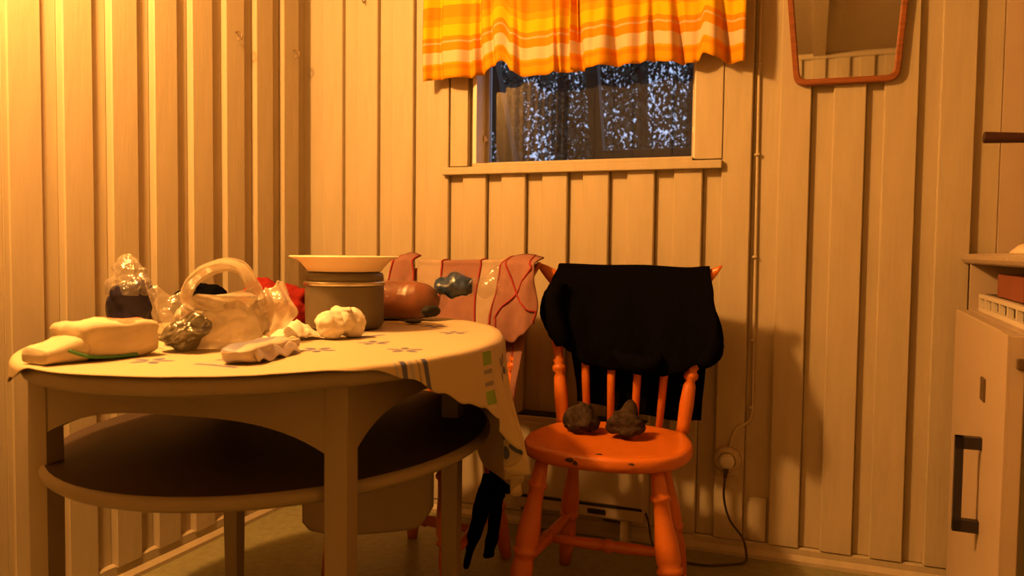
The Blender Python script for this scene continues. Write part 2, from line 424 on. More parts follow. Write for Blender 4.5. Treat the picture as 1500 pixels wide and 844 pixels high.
def tree(i, x, y, h, r, label, seed, nleaf):
    rnd = random.Random(seed)
    t = thing('forest_tree', label, 'tree', (x, y, -0.5))
    bm = bmesh.new(); turned(bm, (0, 0, 0), (rnd.uniform(-.2, .2), 0, h), [(0, r*1.3), (.1, r), (.6, r*.75), (1, r*.2)], 9)
    obj('trunk', bm, 'bark', t, True)
    vs_, fs = [], []
    for q in range(nleaf//15):
        zz = rnd.uniform(0.12, 1.0)*h; rad = (0.35+1.25*(1-zz/h)**0.6); a = rnd.uniform(0, 2*PI); rr = rad*math.sqrt(rnd.random())
        cx, cy = rr*math.cos(a), rr*math.sin(a)
        for _ in range(26):
            c = Vector((cx+rnd.gauss(0, .12), cy+rnd.gauss(0, .12), zz+rnd.gauss(0, .15)))
            d = Vector((rnd.gauss(0, .5), rnd.gauss(0, .5), -rnd.uniform(.3, 1.2))).normalized(); s_ = d.cross(Vector((rnd.gauss(0, 1), rnd.gauss(0, 1), .2))).normalized()
            L = rnd.uniform(.04, .10); w = rnd.uniform(.010, .024); k = len(vs_)
            vs_ += [c, c+d*L*.5+s_*w, c+d*L, c+d*L*.5-s_*w]; fs.append((k, k+1, k+2, k+3))
    me = bpy.data.meshes.new('foliage'); me.from_pydata([tuple(v) for v in vs_], [], fs); me.materials.append(M['leaf'])
    f = bpy.data.objects.new('foliage', me); COL.objects.link(f); f.parent = t; f['kind'] = 'stuff'
TREES = [(-1.05, 5.2, 7.0, .075, 'dark forest tree behind the left half of the window, left of two close trunks', 9000),
         (-0.95, 6.2, 7.5, .080, 'dark forest tree behind the left half of the window, right of two close trunks', 9000),
         (0.10, 6.0, 7.2, .070, 'dark forest tree just right of the middle timber post outside', 8000),
         (0.42, 6.6, 7.4, .085, 'dark forest tree with the thicker trunk behind the right half of the window', 9000),
         (1.05, 7.6, 7.0, .080, 'dark forest tree nearest the right jamb of the window', 6000),
         (-2.1, 7.4, 7.6, .090, 'dark forest tree nearest the left jamb of the window', 8000)]
for i, (x, y, h, r, lb, n) in enumerate(TREES): tree(i, x, y, h, r, lb, 100+i, n)

# ================================================================= valance
val = thing('window_valance', 'gathered orange, yellow and cream striped valance hanging above the window', 'curtain', (1.05, -0.05, 1.86))
hemL = [(0.518, 1.532), (0.573, 1.540), (0.65, 1.538), (0.715, 1.540), (0.75, 1.553), (0.81, 1.582), (0.845, 1.548), (0.90, 1.530), (0.95, 1.530), (1.0, 1.533), (1.062, 1.534), (1.13, 1.534)]
hemR = [(1.050, 1.539), (1.13, 1.540), (1.223, 1.541), (1.29, 1.545), (1.335, 1.549), (1.37, 1.538), (1.45, 1.532), (1.470, 1.536), (1.485, 1.556), (1.515, 1.540), (1.55, 1.525), (1.600, 1.522)]
PLEATS = [(0.575, .02, .010), (0.722, .045, .013), (0.765, .02, .008), (0.86, .02, .012), (0.99, .03, .010), (1.058, .03, .010), (1.185, .026, .012), (1.31, .022, .010), (1.378, .05, .014), (1.515, .035, .011)]
def valance_panel(hem, x0, x1, seed, ybase):
    H = 0.31
    def fold(x, t):
        a = 0.5+0.5*t
        f = -0.010+0.015*math.sin(x*44+seed+2.2*math.sin(x*11+seed))+0.008*math.sin(x*91+seed*2+t)+0.014*nz((x*11, seed, t*0.8), 1)
        for xp, dd, ww in PLEATS: f += dd*math.exp(-((x-xp-0.02*t)/ww)**2)
        return f*a
    def fn(u, v):
        x = x0+(x1-x0)*u; zb = lerp_tab(hem, x); t = 1-v           # v=0 hem, 1 top
        z = zb+(1.862-zb)*v
        xx = x+0.010*math.sin(x*40+seed)*t
        y = ybase+fold(x, t)-0.012*t*math.sin(v*3.1)
        return (xx, y, z)
    return grid(240, 26, fn, lambda u, v: (u, v*(1.862-lerp_tab(hem, x0+(x1-x0)*u))))
for hem, a, b, sd, yb in ((hemL, 0.516, 1.075, 0.3, -0.058), (hemR, 1.050, 1.600, 2.1, -0.066)):
    o = wobj('fabric_panel', valance_panel(hem, a, b, sd, yb), 'valance', val, True); solid(o, 0.0012)
bm = bmesh.new(); turned(bm, (0.50, -0.060, 1.868), (1.615, -0.060, 1.868), [(0, .007), (1, .007)], 10)
wobj('curtain_rod', bm, 'whiteplastic', val, True)
for x in (0.507, 1.608):
    wobj('rod_bracket', boxm(x-0.005, x+0.005, -0.066, 0.010, 1.858, 1.880), 'whiteplastic', val)

# ================================================================= mirror
mir = thing('wall_mirror', 'tapered mirror in a rounded red-brown teak frame, on the back wall right of the window', 'mirror', (1.875, -0.02, 1.45))
def mirror_outline(inset, n=7):
    pts = [(1.737, 1.451), (2.021, 1.449), (2.060, 2.02), (1.680, 2.02)]
    P = [Vector((x, z)) for x, z in pts]; c = sum(P, Vector((0, 0)))/4; out = []
    R = 0.034-inset*0.7
    E = []
    for i in range(4):
        a, b = P[i], P[(i+1) % 4]; d = (b-a).normalized(); nrm = Vector((-d.y, d.x)); E.append((a+nrm*inset, d))
    Q = []
    for i in range(4):
        (p, d), (q, e) = E[i-1], E[i]; den = d.x*e.y-d.y*e.x; w = q-p; t = (w.x*e.y-w.y*e.x)/den; Q.append(p+d*t)
    for i in range(4):
        a, b, c_ = Q[i-1], Q[i], Q[(i+1) % 4]; u = (a-b).normalized(); v = (c_-b).normalized()
        for k in range(n):
            t = k/(n-1); p0 = b+u*R; p2 = b+v*R; out.append((1-t)**2*p0+2*t*(1-t)*b+t*t*p2)
    return out
def ring3(inset, y): return [Vector((p.x, y, p.y)) for p in mirror_outline(inset)]
bm = bmesh.new(); rings(bm, [ring3(0, -0.012), ring3(0, -0.030), ring3(0.003, -0.033), ring3(0.014, -0.033), ring3(0.018, -0.029), ring3(0.018, -0.012)], closed=True)
wobj('mirror_frame', bm, 'teak', mir)
bm = bmesh.new(); f = bm.faces.new([bm.verts.new(p) for p in ring3(0.016, -0.024)]); 
o = wobj('mirror_glass', bm, 'mirror', mir)
bm = bmesh.new(); bm.faces.new([bm.verts.new(p) for p in ring3(0.016, -0.024)]); g = bmesh.ops.extrude_face_region(bm, geom=bm.faces[:]); bmesh.ops.translate(bm, verts=[v for v in g['geom'] if isinstance(v, bmesh.types.BMVert)], vec=(0, 0.012, 0))
bmesh.ops.translate(bm, verts=bm.verts, vec=(0, 0.002, 0))
wobj('backing', bm, 'teak', mir)

# ================================================================= surface cable, socket, plug, heater
cab = thing('surface_cable', 'cream painted cable clipped down the back wall to the socket', 'cable', (1.632, -0.004, 0.36))
bm = bmesh.new()
tube(bm, smooth_path([(1.636, 0.004, CEIL), (1.634, 0.004, 1.6), (1.637, 0.004, 1.1), (1.640, 0.004, 0.62), (1.640, 0.003, 0.46), (1.628, -0.004, 0.425), (1.600, -0.013, 0.405), (1.583, -0.014, 0.375), (1.578, -0.014, 0.34)]), 0.0048, 8)
wobj('cable_sheath', bm, 'cable', cab, True)
for z in (1.90, 1.53, 1.255, 0.94, 0.68, 0.47):
    bm = sphere((1.636, -0.001, z), (0.009, 0.007, 0.006), 2); wobj('cable_clip', bm, 'cable', cab, True)

sock = thing('wall_socket', 'round cream wall socket low on the back wall right of the orange chair', 'socket', (1.571, -0.010, 0.30))
bm = bmesh.new()
def disc_y(bm, c, prof, n=28):
    return rings(bm, [[Vector((c[0]+r*math.cos(2*PI*k/n), c[1]-d, c[2]+r*math.sin(2*PI*k/n))) for k in range(n)] for r, d in prof])
disc_y(bm, (1.571, -0.010, 0.302), [(.042, 0), (.042, .010), (.038, .018), (.030, .022), (.026, .022), (.024, .012)])
box(bm, 1.536, 1.606, -0.022, -0.010, 0.250, 0.300, bev=0.006)
wobj('socket_body', bm, 'cable', sock, True)
cordt = thing('heater_cord', 'dark power cord with a round white plug, hanging from the wall socket to the floor', 'cord', (1.571, -0.05, 0.30))
bm = bmesh.new(); disc_y(bm, (1.571, -0.022, 0.303), [(.021, 0), (.024, .006), (.024, .024), (.020, .031), (.010, .033)])
wobj('plug', bm, 'whiteplastic', cordt, True)
bm = bmesh.new(); turned(bm, (1.571, -0.045, 0.285), (1.568, -0.045, 0.252), [(0, .009), (1, .005)], 10)
wobj('strain_relief', bm, 'darkcord', cordt, True)
bm = bmesh.new()
tube(bm, smooth_path([(1.568, -0.045, 0.255), (1.566, -0.045, 0.19), (1.585, -0.05, 0.125), (1.625, -0.055, 0.075), (1.638, -0.058, 0.03), (1.636, -0.07, 0.006), (1.60, -0.10, 0.004), (1.52, -0.14, 0.004), (1.44, -0.13, 0.004), (1.37, -0.085, 0.004), (1.345, -0.06, 0.03), (1.335, -0.052, 0.075), (1.324, -0.05, 0.11)]), 0.0035, 8)
wobj('cord_sheath', bm, 'darkcord', cordt, True)

heat = thing('panel_heater', 'low pale electric panel heater against the back wall behind the chairs', 'heater', (1.10, -0.05, 0.09))
wobj('heater_body', boxm(0.885, 1.322, -0.085, -0.012, 0.085, 0.400, bev=0.006), 'heater', heat)
wobj('front_panel', boxm(0.895, 1.300, -0.090, -0.084, 0.135, 0.380, bev=0.003), 'heater', heat)
wobj('top_grille', boxm(0.890, 1.316, -0.080, -0.018, 0.398, 0.405), 'slot', heat)
wobj('lower_slot', boxm(0.890, 1.318, -0.0875, -0.080, 0.124, 0.132), 'slot', heat)
wobj('vent_label', boxm(1.14, 1.20, -0.0868, -0.083, 0.098, 0.114), 'slot', heat)
for x in (0.94, 1.26):
    wobj('foot', boxm(x-0.012, x+0.012, -0.080, -0.024, 0.0, 0.088), 'heater', heat)

# hooks screwed into the walls
def hook(label, p, ax):
    p = Vector(p); d = Vector((0, -1, 0)) if ax == 'y' else Vector((1, 0, 0))
    bm = bmesh.new(); tube(bm, smooth_path([p, p+d*0.016, p+d*0.026+Vector((0, 0, -.010)), p+d*0.022+Vector((0, 0, -.024)), p+d*0.012+Vector((0, 0, -.026)), p+d*0.010+Vector((0, 0, -.018))], 4), 0.0022, 6)
    o = obj('coat_hook', bm, 'hook', None, True); tag(o, label, 'hook')
hook('small hook high on the back wall, left of the valance', (0.252, -0.010, 1.872), 'y')
hook('small dark hook high on the left wall, one board from the corner', (0.010, -0.112, 1.672), 'x')
hook('small dark hook high on the left wall, three boards from the corner', (0.010, -0.420, 1.658), 'x')

# ================================================================= the round table
TC = Vector((0.684, -1.089, 0)); TR = 0.1237
tab = thing('side_table', 'grey painted oval table with a round lower shelf and arched aprons', 'table', TC, TR)
TZ = 0.752
def oval(a, b, prof, c=(0, 0), n=72):
    bm = bmesh.new()
    return rings(bm, [[Vector((c[0]+(a-i)*math.cos(2*PI*k/n), c[1]+(b-i)*math.sin(2*PI*k/n), z)) for k in range(n)] for i, z in prof])
TA, TB = 0.445, 0.580; TOFF = (0.045, 0.003)
obj('tabletop', oval(TA, TB, [(0.012, TZ-0.030), (0.003, TZ-0.026), (0.0, TZ-0.018), (0.0, TZ-0.008), (0.004, TZ-0.002), (0.010, TZ)], TOFF), 'tpaint', tab, True)
SZ = 0.528
o = obj('shelf', oval(0.468, 0.566, [(0.010, SZ-0.028), (0.002, SZ-0.022), (0.0, SZ-0.014), (0.003, SZ-0.005), (0.010, SZ)], (-0.021, 0.107)), ['tpaint', 'shelfshade'], tab, True)
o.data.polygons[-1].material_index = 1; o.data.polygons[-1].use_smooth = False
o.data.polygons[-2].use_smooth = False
LS = 0.314; LW = 0.0215
for sx in (-1, 1):
    for sy in (-1, 1):
        bm = bmesh.new(); cx, cy = sx*LS, sy*LS
        rings(bm, [[Vector((cx+a*w, cy+b*w, z)) for a, b in ((-1, -1), (1, -1), (1, 1), (-1, 1))] for z, w in ((0, LW*0.86), (0.3, LW*0.97), (0.55, LW), (TZ-0.03, LW))])
        bmesh.ops.bevel(bm, geom=[e for e in bm.edges if abs(e.verts[0].co.z-e.verts[1].co.z) > 0.05], offset=0.003, segments=1, affect='EDGES')
        obj('leg', bm, 'tpaint', tab)
def apron(n=28):
    half = LS-LW+0.004; pts = [(-half, TZ-0.030)]
    for k in range(n+1):
        s_ = -half+2*half*k/n; pts.append((s_, 0.641-0.052*abs(s_/half)**3.2))
    pts.append((half, TZ-0.030)); return pts
def apron_bm(): 
    bm = bmesh.new(); prism(bm, apron(), 'y', -0.011, 0.011); return bm
a0 = obj('apron', apron_bm(), 'tpaint', tab); a0.location = (0, -LS-LW+0.014, 0)
for loc, rz in (((0, LS+LW-0.014, 0), 0), ((LS+LW-0.014, 0, 0), PI/2), ((-LS-LW+0.014, 0, 0), PI/2)):
    o = a0.copy(); COL.objects.link(o); o.parent = tab; o.location = loc; o.rotation_euler = (0, 0, rz)
# ---------------------------------------------------------------- tablecloth
CC = (TC.x+TOFF[0]*math.cos(TR)-TOFF[1]*math.sin(TR), TC.y+TOFF[0]*math.sin(TR)+TOFF[1]*math.cos(TR))
def rim(phi, grow=0.004):
    a, b = TA+grow, TB+grow; p = phi-TR
    return 1/math.sqrt((math.cos(p)/a)**2+(math.sin(p)/b)**2)
LT = [(-180, .05), (-140, .05), (-118, .055), (-106, .030), (-98, .006), (-80, .003), (-50, .004), (-40, .012), (-31, .035), (-22, .072), (-12, .105), (-3, .125), (2, .155), (6, .19), (10, .235), (14, .285), (18, .31), (26, .34), (36, .41), (50, .43), (62, .41), (76, .28), (100, .14), (140, .06), (180, .05)]
def cloth_pt(u, v):
    phi = -PI+2*PI*u; R = rim(phi); L = lerp_tab(LT, math.degrees(phi))
    if v <= 0.6:
        s_ = R*(v/0.6); d = 0
    else:
        d = L*(v-0.6)/0.4; s_ = R+d
    c, s = math.cos(phi), math.sin(phi); z = TZ+0.004; r = min(s_, R)
    z += 0.0012*fbm((r*c, r*s, 0), 9, 3)*min(1, r*4)
    if d > 0:
        rho = 0.010; a = min(d/rho, PI/2); r = R+rho*math.sin(a); z -= rho*(1-math.cos(a)); e = max(0, d-rho*PI/2)
        deg = math.degrees(phi); w = max(0, 1-abs(deg-16)/26)
        k = e/0.3
        r += 0.05*e+k*(0.012+0.012*math.sin(phi*9+0.6)+w*0.036*(0.5+math.sin(math.radians(deg)*40+0.5))*min(1, .3+k))*min(1, k*2+0.25)
        z -= e*0.99
    return (CC[0]+r*c, CC[1]+r*s, z)
def cloth_uv(u, v):
    phi = -PI+2*PI*u; R = rim(phi); L = lerp_tab(LT, math.degrees(phi))
    s_ = R*(v/0.6) if v <= 0.6 else R+L*(v-0.6)/0.4
    return (s_*math.cos(phi), s_*math.sin(phi))
CLOTHC = (0.50, 0.40, 0.245)
BL = (0.09, 0.10, 0.20); GR = (0.20, 0.34, 0.06); GY = (0.22, 0.21, 0.19); LB = (0.36, 0.35, 0.33)
def cloth_mat(motifs=()):
    """cream cloth with one printed motif: (kind, x, y, angle, half length, half width, colour) in cloth coordinates"""
    m = mat('printed_tablecloth', CLOTHC, 0.55, 0.3, bump=0.12, bscale=200)
    nt = m.node_tree; N = nt.nodes.new; Lk = nt.links.new; b = nt.nodes['Principled BSDF']
    if not motifs: return m
    uv = N('ShaderNodeUVMap'); cur = N('ShaderNodeRGB'); cur.outputs[0].default_value = (*CLOTHC, 1); cur = cur.outputs[0]
    for kind, cx, cy, ang, hx, hy, col in motifs:
        mp = N('ShaderNodeMapping'); mp.vector_type = 'TEXTURE'; mp.inputs[1].default_value = (cx, cy, 0); mp.inputs[2].default_value = (0, 0, ang); mp.inputs[3].default_value = (hx, hy, 1)
        Lk(uv.outputs[0], mp.inputs[0])
        if kind == 'e':
            q = N('ShaderNodeVectorMath'); q.operation = 'LENGTH'; Lk(mp.outputs[0], q.inputs[0]); val_ = q.outputs['Value']
        else:
            q = N('ShaderNodeVectorMath'); q.operation = 'ABSOLUTE'; Lk(mp.outputs[0], q.inputs[0])
            sx = N('ShaderNodeSeparateXYZ'); Lk(q.outputs[0], sx.inputs[0]); mm = N('ShaderNodeMath'); mm.operation = 'MAXIMUM'; Lk(sx.outputs[0], mm.inputs[0]); Lk(sx.outputs[1], mm.inputs[1]); val_ = mm.outputs[0]
        lt = N('ShaderNodeMath'); lt.operation = 'LESS_THAN'; lt.inputs[1].default_value = 1.0; Lk(val_, lt.inputs[0])
        mx = N('ShaderNodeMix'); mx.data_type = 'RGBA'; Lk(lt.outputs[0], mx.inputs[0]); Lk(cur, mx.inputs[6]); mx.inputs[7].default_value = (*col, 1); cur = mx.outputs[2]
    Lk(cur, b.inputs['Base Color'])
    return m
def flower(cx, cy, a, s=1.0):
    return [('e', cx+0.022*s*math.cos(a+k*2*PI/5), cy+0.022*s*math.sin(a+k*2*PI/5), a+k*2*PI/5, 0.015*s, 0.0085*s, BL) for k in range(5)]
def strokes(cx, cy, a, s=1.0):
    return [('r', cx-(k-2)*0.019*s*math.sin(a), cy+(k-2)*0.019*s*math.cos(a), a+0.05*(k-2), 0.045*s, w*s, c) for k, (w, c) in enumerate(((.0025, LB), (.006, BL), (.005, LB), (.002, GY), (.006, BL)))]
def greens(cx, cy, a, s=1.0):
    return [('r', cx+o_*s*math.cos(a), cy+o_*s*math.sin(a), a, hx*s, 0.026*s, c) for o_, hx, c in ((-.040, .014, GR), (-.013, .0045, GY), (.012, .0045, GY), (.040, .014, GR))]
def pol(deg, d):
    p = math.radians(deg); R = rim(p)+d; return R*math.cos(p), R*math.sin(p)
MOT = []
for deg, d, rel in ((-30, .045, 0.15), (-68, -.12, 1.2), (20, -.30, .9), (150, -.2, .4)): MOT.append((pol(deg, d), strokes(*pol(deg, d), math.radians(deg)+rel)))
for deg, d in ((1, .070), (-105, -.25), (105, -.12)): MOT.append((pol(deg, d), greens(*pol(deg, d), math.radians(deg))))
for deg, d in ((15, .070), (-20, -.10), (-12, -.22), (-45, -.24), (-85, -.14), (14, .23), (60, -.15), (35, -.11), (-140, -.12), (170, -.1), (95, -.32)): MOT.append((pol(deg, d), flower(*pol(deg, d), math.radians(deg)*1.3)))
bm = grid(420, 46, cloth_pt, cloth_uv, closed=True)
lay = bm.loops.layers.uv.active
for f in bm.faces:
    c = sum((lp[lay].uv for lp in f.loops), Vector((0, 0)))/len(f.loops)
    best = min(range(len(MOT)), key=lambda k: (Vector(MOT[k][0])-c).length)
    if (Vector(MOT[best][0])-c).length < 0.085: f.material_index = best+1
bmesh.ops.translate(bm, verts=bm.verts, vec=(-CC[0], -CC[1], -TZ))
bmesh.ops.remove_doubles(bm, verts=bm.verts, dist=1e-5)
clo = obj('tablecloth', bm, [cloth_mat()]+[cloth_mat(m[1]) for m in MOT], None, True); clo.location = (CC[0], CC[1], TZ); solid(clo, 0.0015, 1.0)
tag(clo, 'cream tablecloth with blue and green print, hanging down at the right of the table', 'tablecloth')
TOP = TZ+0.0065

# ================================================================= chairs
def make_chair(label, loc, rz):
    t = thing('wooden_chair', label, 'chair', loc, rz, None)
    n = 64
    def seat_ring(inset, z):
        out = []
        for k in range(n):
            a = 2*PI*k/n; c, s = math.cos(a), math.sin(a)
            x = (0.226-inset)*math.copysign(abs(c)**0.80, c); y = (0.215-inset)*math.copysign(abs(s)**0.75, s)
            x *= 1.0-0.10*max(0, y/0.215)-0.02*max(0, -y/0.215)
            ear = max(0, 1-abs(abs(x)-0.195)/0.05)*max(0, 1-abs(y-0.165)/0.055)
            x += math.copysign(0.026*ear, x); y += 0.014*ear
            out.append(Vector((x, y, z)))
        return out
    bm = bmesh.new()
    rings(bm, [seat_ring(.012, .402), seat_ring(.002, .408), seat_ring(0, .418), seat_ring(0, .432), seat_ring(.005, .439), seat_ring(.016, .441), seat_ring(.06, .437), seat_ring(.13, .434)])
    obj('seat', bm, 'orange', t, True)
    legp = [(0, .017), (.08, .019), (.15, .021), (.165, .026), (.185, .026), (.20, .020), (.30, .022), (.45, .030), (.54, .032), (.575, .027), (.585, .033), (.61, .033), (.625, .025), (.66, .027), (.72, .030), (.85, .026), (1, .019)]
    rear = [(p, r*.86) for p, r in legp]
    LEG = {'fl': ((-.150, -.130, .404), (-.205, -.195, 0)), 'fr': ((.150, -.130, .404), (.222, -.195, 0)),
           'rl': ((-.125, .125, .404), (-.165, .175, 0)), 'rr': ((.125, .125, .404), (.185, .180, 0))}
    for k, (a, b) in LEG.items():
        bm = bmesh.new(); turned(bm, a, b, legp if k[0] == 'f' else rear); obj('leg', bm, 'orange', t, True)
    def on(k, f): a, b = map(Vector, LEG[k]); return a+(b-a)*f
    sp = [(0, .010), (.15, .013), (.42, .017), (.46, .014), (.48, .020), (.52, .020), (.54, .014), (.58, .017), (.85, .013), (1, .010)]
    for s in 'lr':
        bm = bmesh.new(); turned(bm, on('f'+s, .69), on('r'+s, .60), sp, 12); obj('stretcher', bm, 'orange', t, True)
    ml = (on('fl', .69)+on('rl', .60))/2; mr = (on('fr', .69)+on('rr', .60))/2
    bm = bmesh.new(); turned(bm, ml, mr, sp, 12); obj('stretcher', bm, 'orange', t, True)
    # back: two turned posts, four spindles, crest rail with upswept ends
    pp = [(0, .020), (.05, .019), (.20, .021), (.33, .018), (.36, .013), (.385, .021), (.41, .021), (.43, .014), (.455, .020), (.475, .013), (.52, .015), (.62, .019), (.85, .016), (1, .012)]
    for s in (-1, 1):
        bm = bmesh.new(); turned(bm, (s*.178, .175, .432), (s*.225, .218, .845), pp); obj('back_post', bm, 'orange', t, True)
    for x0, x1 in ((-.108, -.135), (-.036, -.045), (.036, .045), (.108, .135)):
        bm = bmesh.new(); turned(bm, (x0, .192, .432), (x1, .240-.06*abs(x1), .848), [(0, .0105), (.35, .0125), (.7, .0115), (1, .009)], 10); obj('spindle', bm, 'orange', t, True)
    bm = bmesh.new(); rs = []
    for k in range(41):
        q = -1+2*k/40; x = q*.275; y = .240-.040*q*q
        hi = .900+0.020*max(0, (abs(q)-.72)/.28)**1.4-0.012*max(0, 1-abs(abs(q)-.72)/.2)+0.003*math.cos(q*3); lo = .822+0.088*max(0, (abs(q)-.70)/.30)**1.5
        lo = min(lo, hi-.006); th = .011
        lean = .10
        rs.append([Vector((x, y-th+lean*(lo-.85), lo)), Vector((x, y+th+lean*(lo-.85), lo)), Vector((x, y+th*.9+lean*(hi-.85), hi-.004)), Vector((x, y+th*.4+lean*(hi-.85), hi)), Vector((x, y-th*.4+lean*(hi-.85), hi)), Vector((x, y-th*.9+lean*(hi-.85), hi-.004))])
    rings(bm, rs); obj('crest_rail', bm, 'orange', t, True)
    return t
CH1 = Vector((1.295, -0.450, 0)); R1 = math.radians(2)
ch1 = make_chair('orange painted wooden chair with black sweater over its back and two socks on its seat', CH1, R1)
ch1['group'] = 'orange wooden chairs'
for (x, y, z, sx, sz) in ((-.055, -.2135, .428, .012, .006), (-.040, -.2145, .421, .006, .006), (.10, -.211, .432, .008, .003), (.012, -.180, .4405, .010, .001)):
    bm = sphere((x, y, z), (sx, .004, sz), 2); crumple(bm, .002, 200, x*50); obj('paint_chip', bm, 'chip', ch1)
CH2 = Vector((0.735, -0.458, 0)); R2 = math.radians(-7)
ch2 = thing('wooden_chair', 'orange painted wooden chair behind the table, pink and grey shirt over its back', 'chair', CH2, R2, 'orange wooden chairs')
for ch in list(ch1.children):
    if ch.name.startswith('paint_chip'): continue
    c = ch.copy(); COL.objects.link(c); c.parent = ch2

def chair_w(ch, rz, p):
    c, s = math.cos(rz), math.sin(rz); return Vector((ch.x+p[0]*c-p[1]*s, ch.y+p[0]*s+p[1]*c, p[2]))

# ---------------------------------------------------------------- draped sheet over a crest rail
def crest_y(x): return .240-.040*(x/.275)**2
def drape(ch, rz, top, fl, fr, fbot, bl, br, bbot, amp, seed, nu=70, nv=70, gap=.022, bulge=0.02):
    """cloth over the chair back: top(x) edge height, left/right edges and bottom of the front and the back fall (chair coordinates)"""
    def fn(u, v):
        w = 0.10
        if v < 0.5-w/2:                     # front fall, v=0 at the bottom
            t = 1-v/(0.5-w/2); side = -1
        elif v > 0.5+w/2:
            t = (v-0.5-w/2)/(0.5-w/2); side = 1
        else: t = 0; side = 0
        if side == 0:
            a = (v-0.5+w/2)/w*PI
            x = lerp(fl(0), fr(0), u)*(1-a/PI)+lerp(bl(0), br(0), u)*(a/PI); y = crest_y(x)+.006-math.cos(a)*gap; z = top(u)+math.sin(a)*.006
        else:
            L, Rr, bot = (fl, fr, fbot) if side < 0 else (bl, br, bbot)
            zt = top(u); x = lerp(L(t), Rr(t), u); z = zt+(bot(u)-zt)*t
            k = min(1, t*1.6)
            f = fbm((x*1.0, z*.35, seed), 14, seed)*amp*k+math.sin(x*46+seed+z*5)*amp*.6*k
            lean = .10*(z-.85)
            y = crest_y(max(-.27, min(.27, x)))+.004+side*(gap+bulge*math.sin(min(1, t)*PI*.7))+f+lean
            if side < 0: y = min(y, crest_y(x)+lean-.016)
            else: y = max(y, crest_y(x)+lean+.022)
        return chair_w(ch, rz, (x, y, z))
    return grid(nu, nv, fn)
def lerp(a, b, t): return a+(b-a)*t
def tabf(tab): return lambda x: lerp_tab(tab, x)

sw = thing('black_sweater', 'black knitted sweater draped over the back of the orange chair', 'sweater', chair_w(CH1, R1, (0, .240, .90)))
bm = drape(CH1, R1, tabf([(0, .906), (.3, .903), (.55, .905), (.85, .900), (1, .905)]),
           tabf([(0, -.208), (.2, -.225), (.38, -.236), (.6, -.222), (1, -.195)]), tabf([(0, .242), (.3, .256), (.6, .270), (.85, .276), (1, .250)]),
           tabf([(0, .675), (.08, .650), (.2, .612), (.35, .600), (.5, .606), (.68, .592), (.82, .606), (.92, .632), (1, .66)]),
           tabf([(0, -.205), (.5, -.18), (1, -.150)]), tabf([(0, .238), (.5, .235), (1, .225)]),
           tabf([(0, .490), (.5, .462), (.8, .455), (1, .462)]), .010, 1.7)
o = wobj('knit_body', bm, 'black', sw, True); solid(o, 0.005)
def sleeve(pts, rad, m, parent, ch, rz, flat=.6, amp=.006, seed=0):
    bm = bmesh.new(); P = smooth_path([chair_w(ch, rz, p) for p in pts], 5)
    tube(bm, P, rad, 14, flat=flat); crumple(bm, amp, 22, seed)
    return wobj('sleeve', bm, m, parent, True)
sleeve([(-.196, .180, .860), (-.212, .170, .82), (-.216, .160, .77), (-.192, .155, .71), (-.175, .158, .675)], lambda t: .030+.012*math.sin(t*PI), 'black', sw, CH1, R1, .75, .006, 3)
sleeve([(.245, .185, .80), (.258, .170, .74), (.264, .160, .69), (.248, .158, .652), (.228, .162, .638)], lambda t: .014+.018*math.sin(t*PI*.9), 'black', sw, CH1, R1, .8, .006, 5)
sleeve([(-.02, .155, .66), (.02, .146, .632), (.08, .146, .628), (.12, .155, .65)], lambda t: .014+.016*math.sin(t*PI), 'black', sw, CH1, R1, .9, .006, 8)

sh = thing('sports_shirt', 'pink and grey sports shirt with red seams draped over the chair back behind the table', 'shirt', chair_w(CH2, R2, (0, .240, .91)))
topf = tabf([(0, .918), (.1, .914), (.35, .910), (.6, .914), (.85, .920), (1, .918)])
def panel(name, m, x0, x1, seedv, zb=.60, backz=.66, amp=.006):
    f0, f1 = tabf(x0), tabf(x1)
    bm = drape(CH2, R2, lambda u: topf((lerp(f0(0), f1(0), u)+.27)/.54), f0, f1, lambda u: zb, f0, f1, lambda u: backz, amp, 4.4, 22, 60, gap=.024, bulge=.014)
    o = wobj(name, bm, m, sh, True); solid(o, 0.003); return o
E0 = [(0, -.245), (1, -.262)]; E1 = [(0, -.172), (1, -.20)]; E2 = [(0, -.085), (.35, -.082), (1, -.13)]; E3 = [(0, .060), (.35, .052), (.7, .06), (1, .082)]; E4 = [(0, .165), (1, .160)]
panel('shirt_side', 'greyshirt', E1, E2, 1); panel('shirt_front', 'pink', E2, E3, 2); panel('shirt_side', 'greyshirt', E3, E4, 3)
def seamline(tab, zb=.60, off=.0035):
    f = tabf(tab); pts = []
    src = drape(CH2, R2, lambda u: topf((f(0)+.27)/.54), f, f, lambda u: zb, f, f, lambda u: .66, .006, 4.4, 2, 60, gap=.024, bulge=.014)
    src.verts.ensure_lookup_table(); pts = [src.verts[j].co.copy()+Vector((0, -off if j < 28 else (0 if j < 33 else off), .0025 if 27 <= j <= 33 else 0)) for j in range(60)]; src.free()
    bm = bmesh.new(); tube(bm, pts, .0032, 6); wobj('seam', bm, 'seam', sh, True)
seamline(E2); seamline(E3)
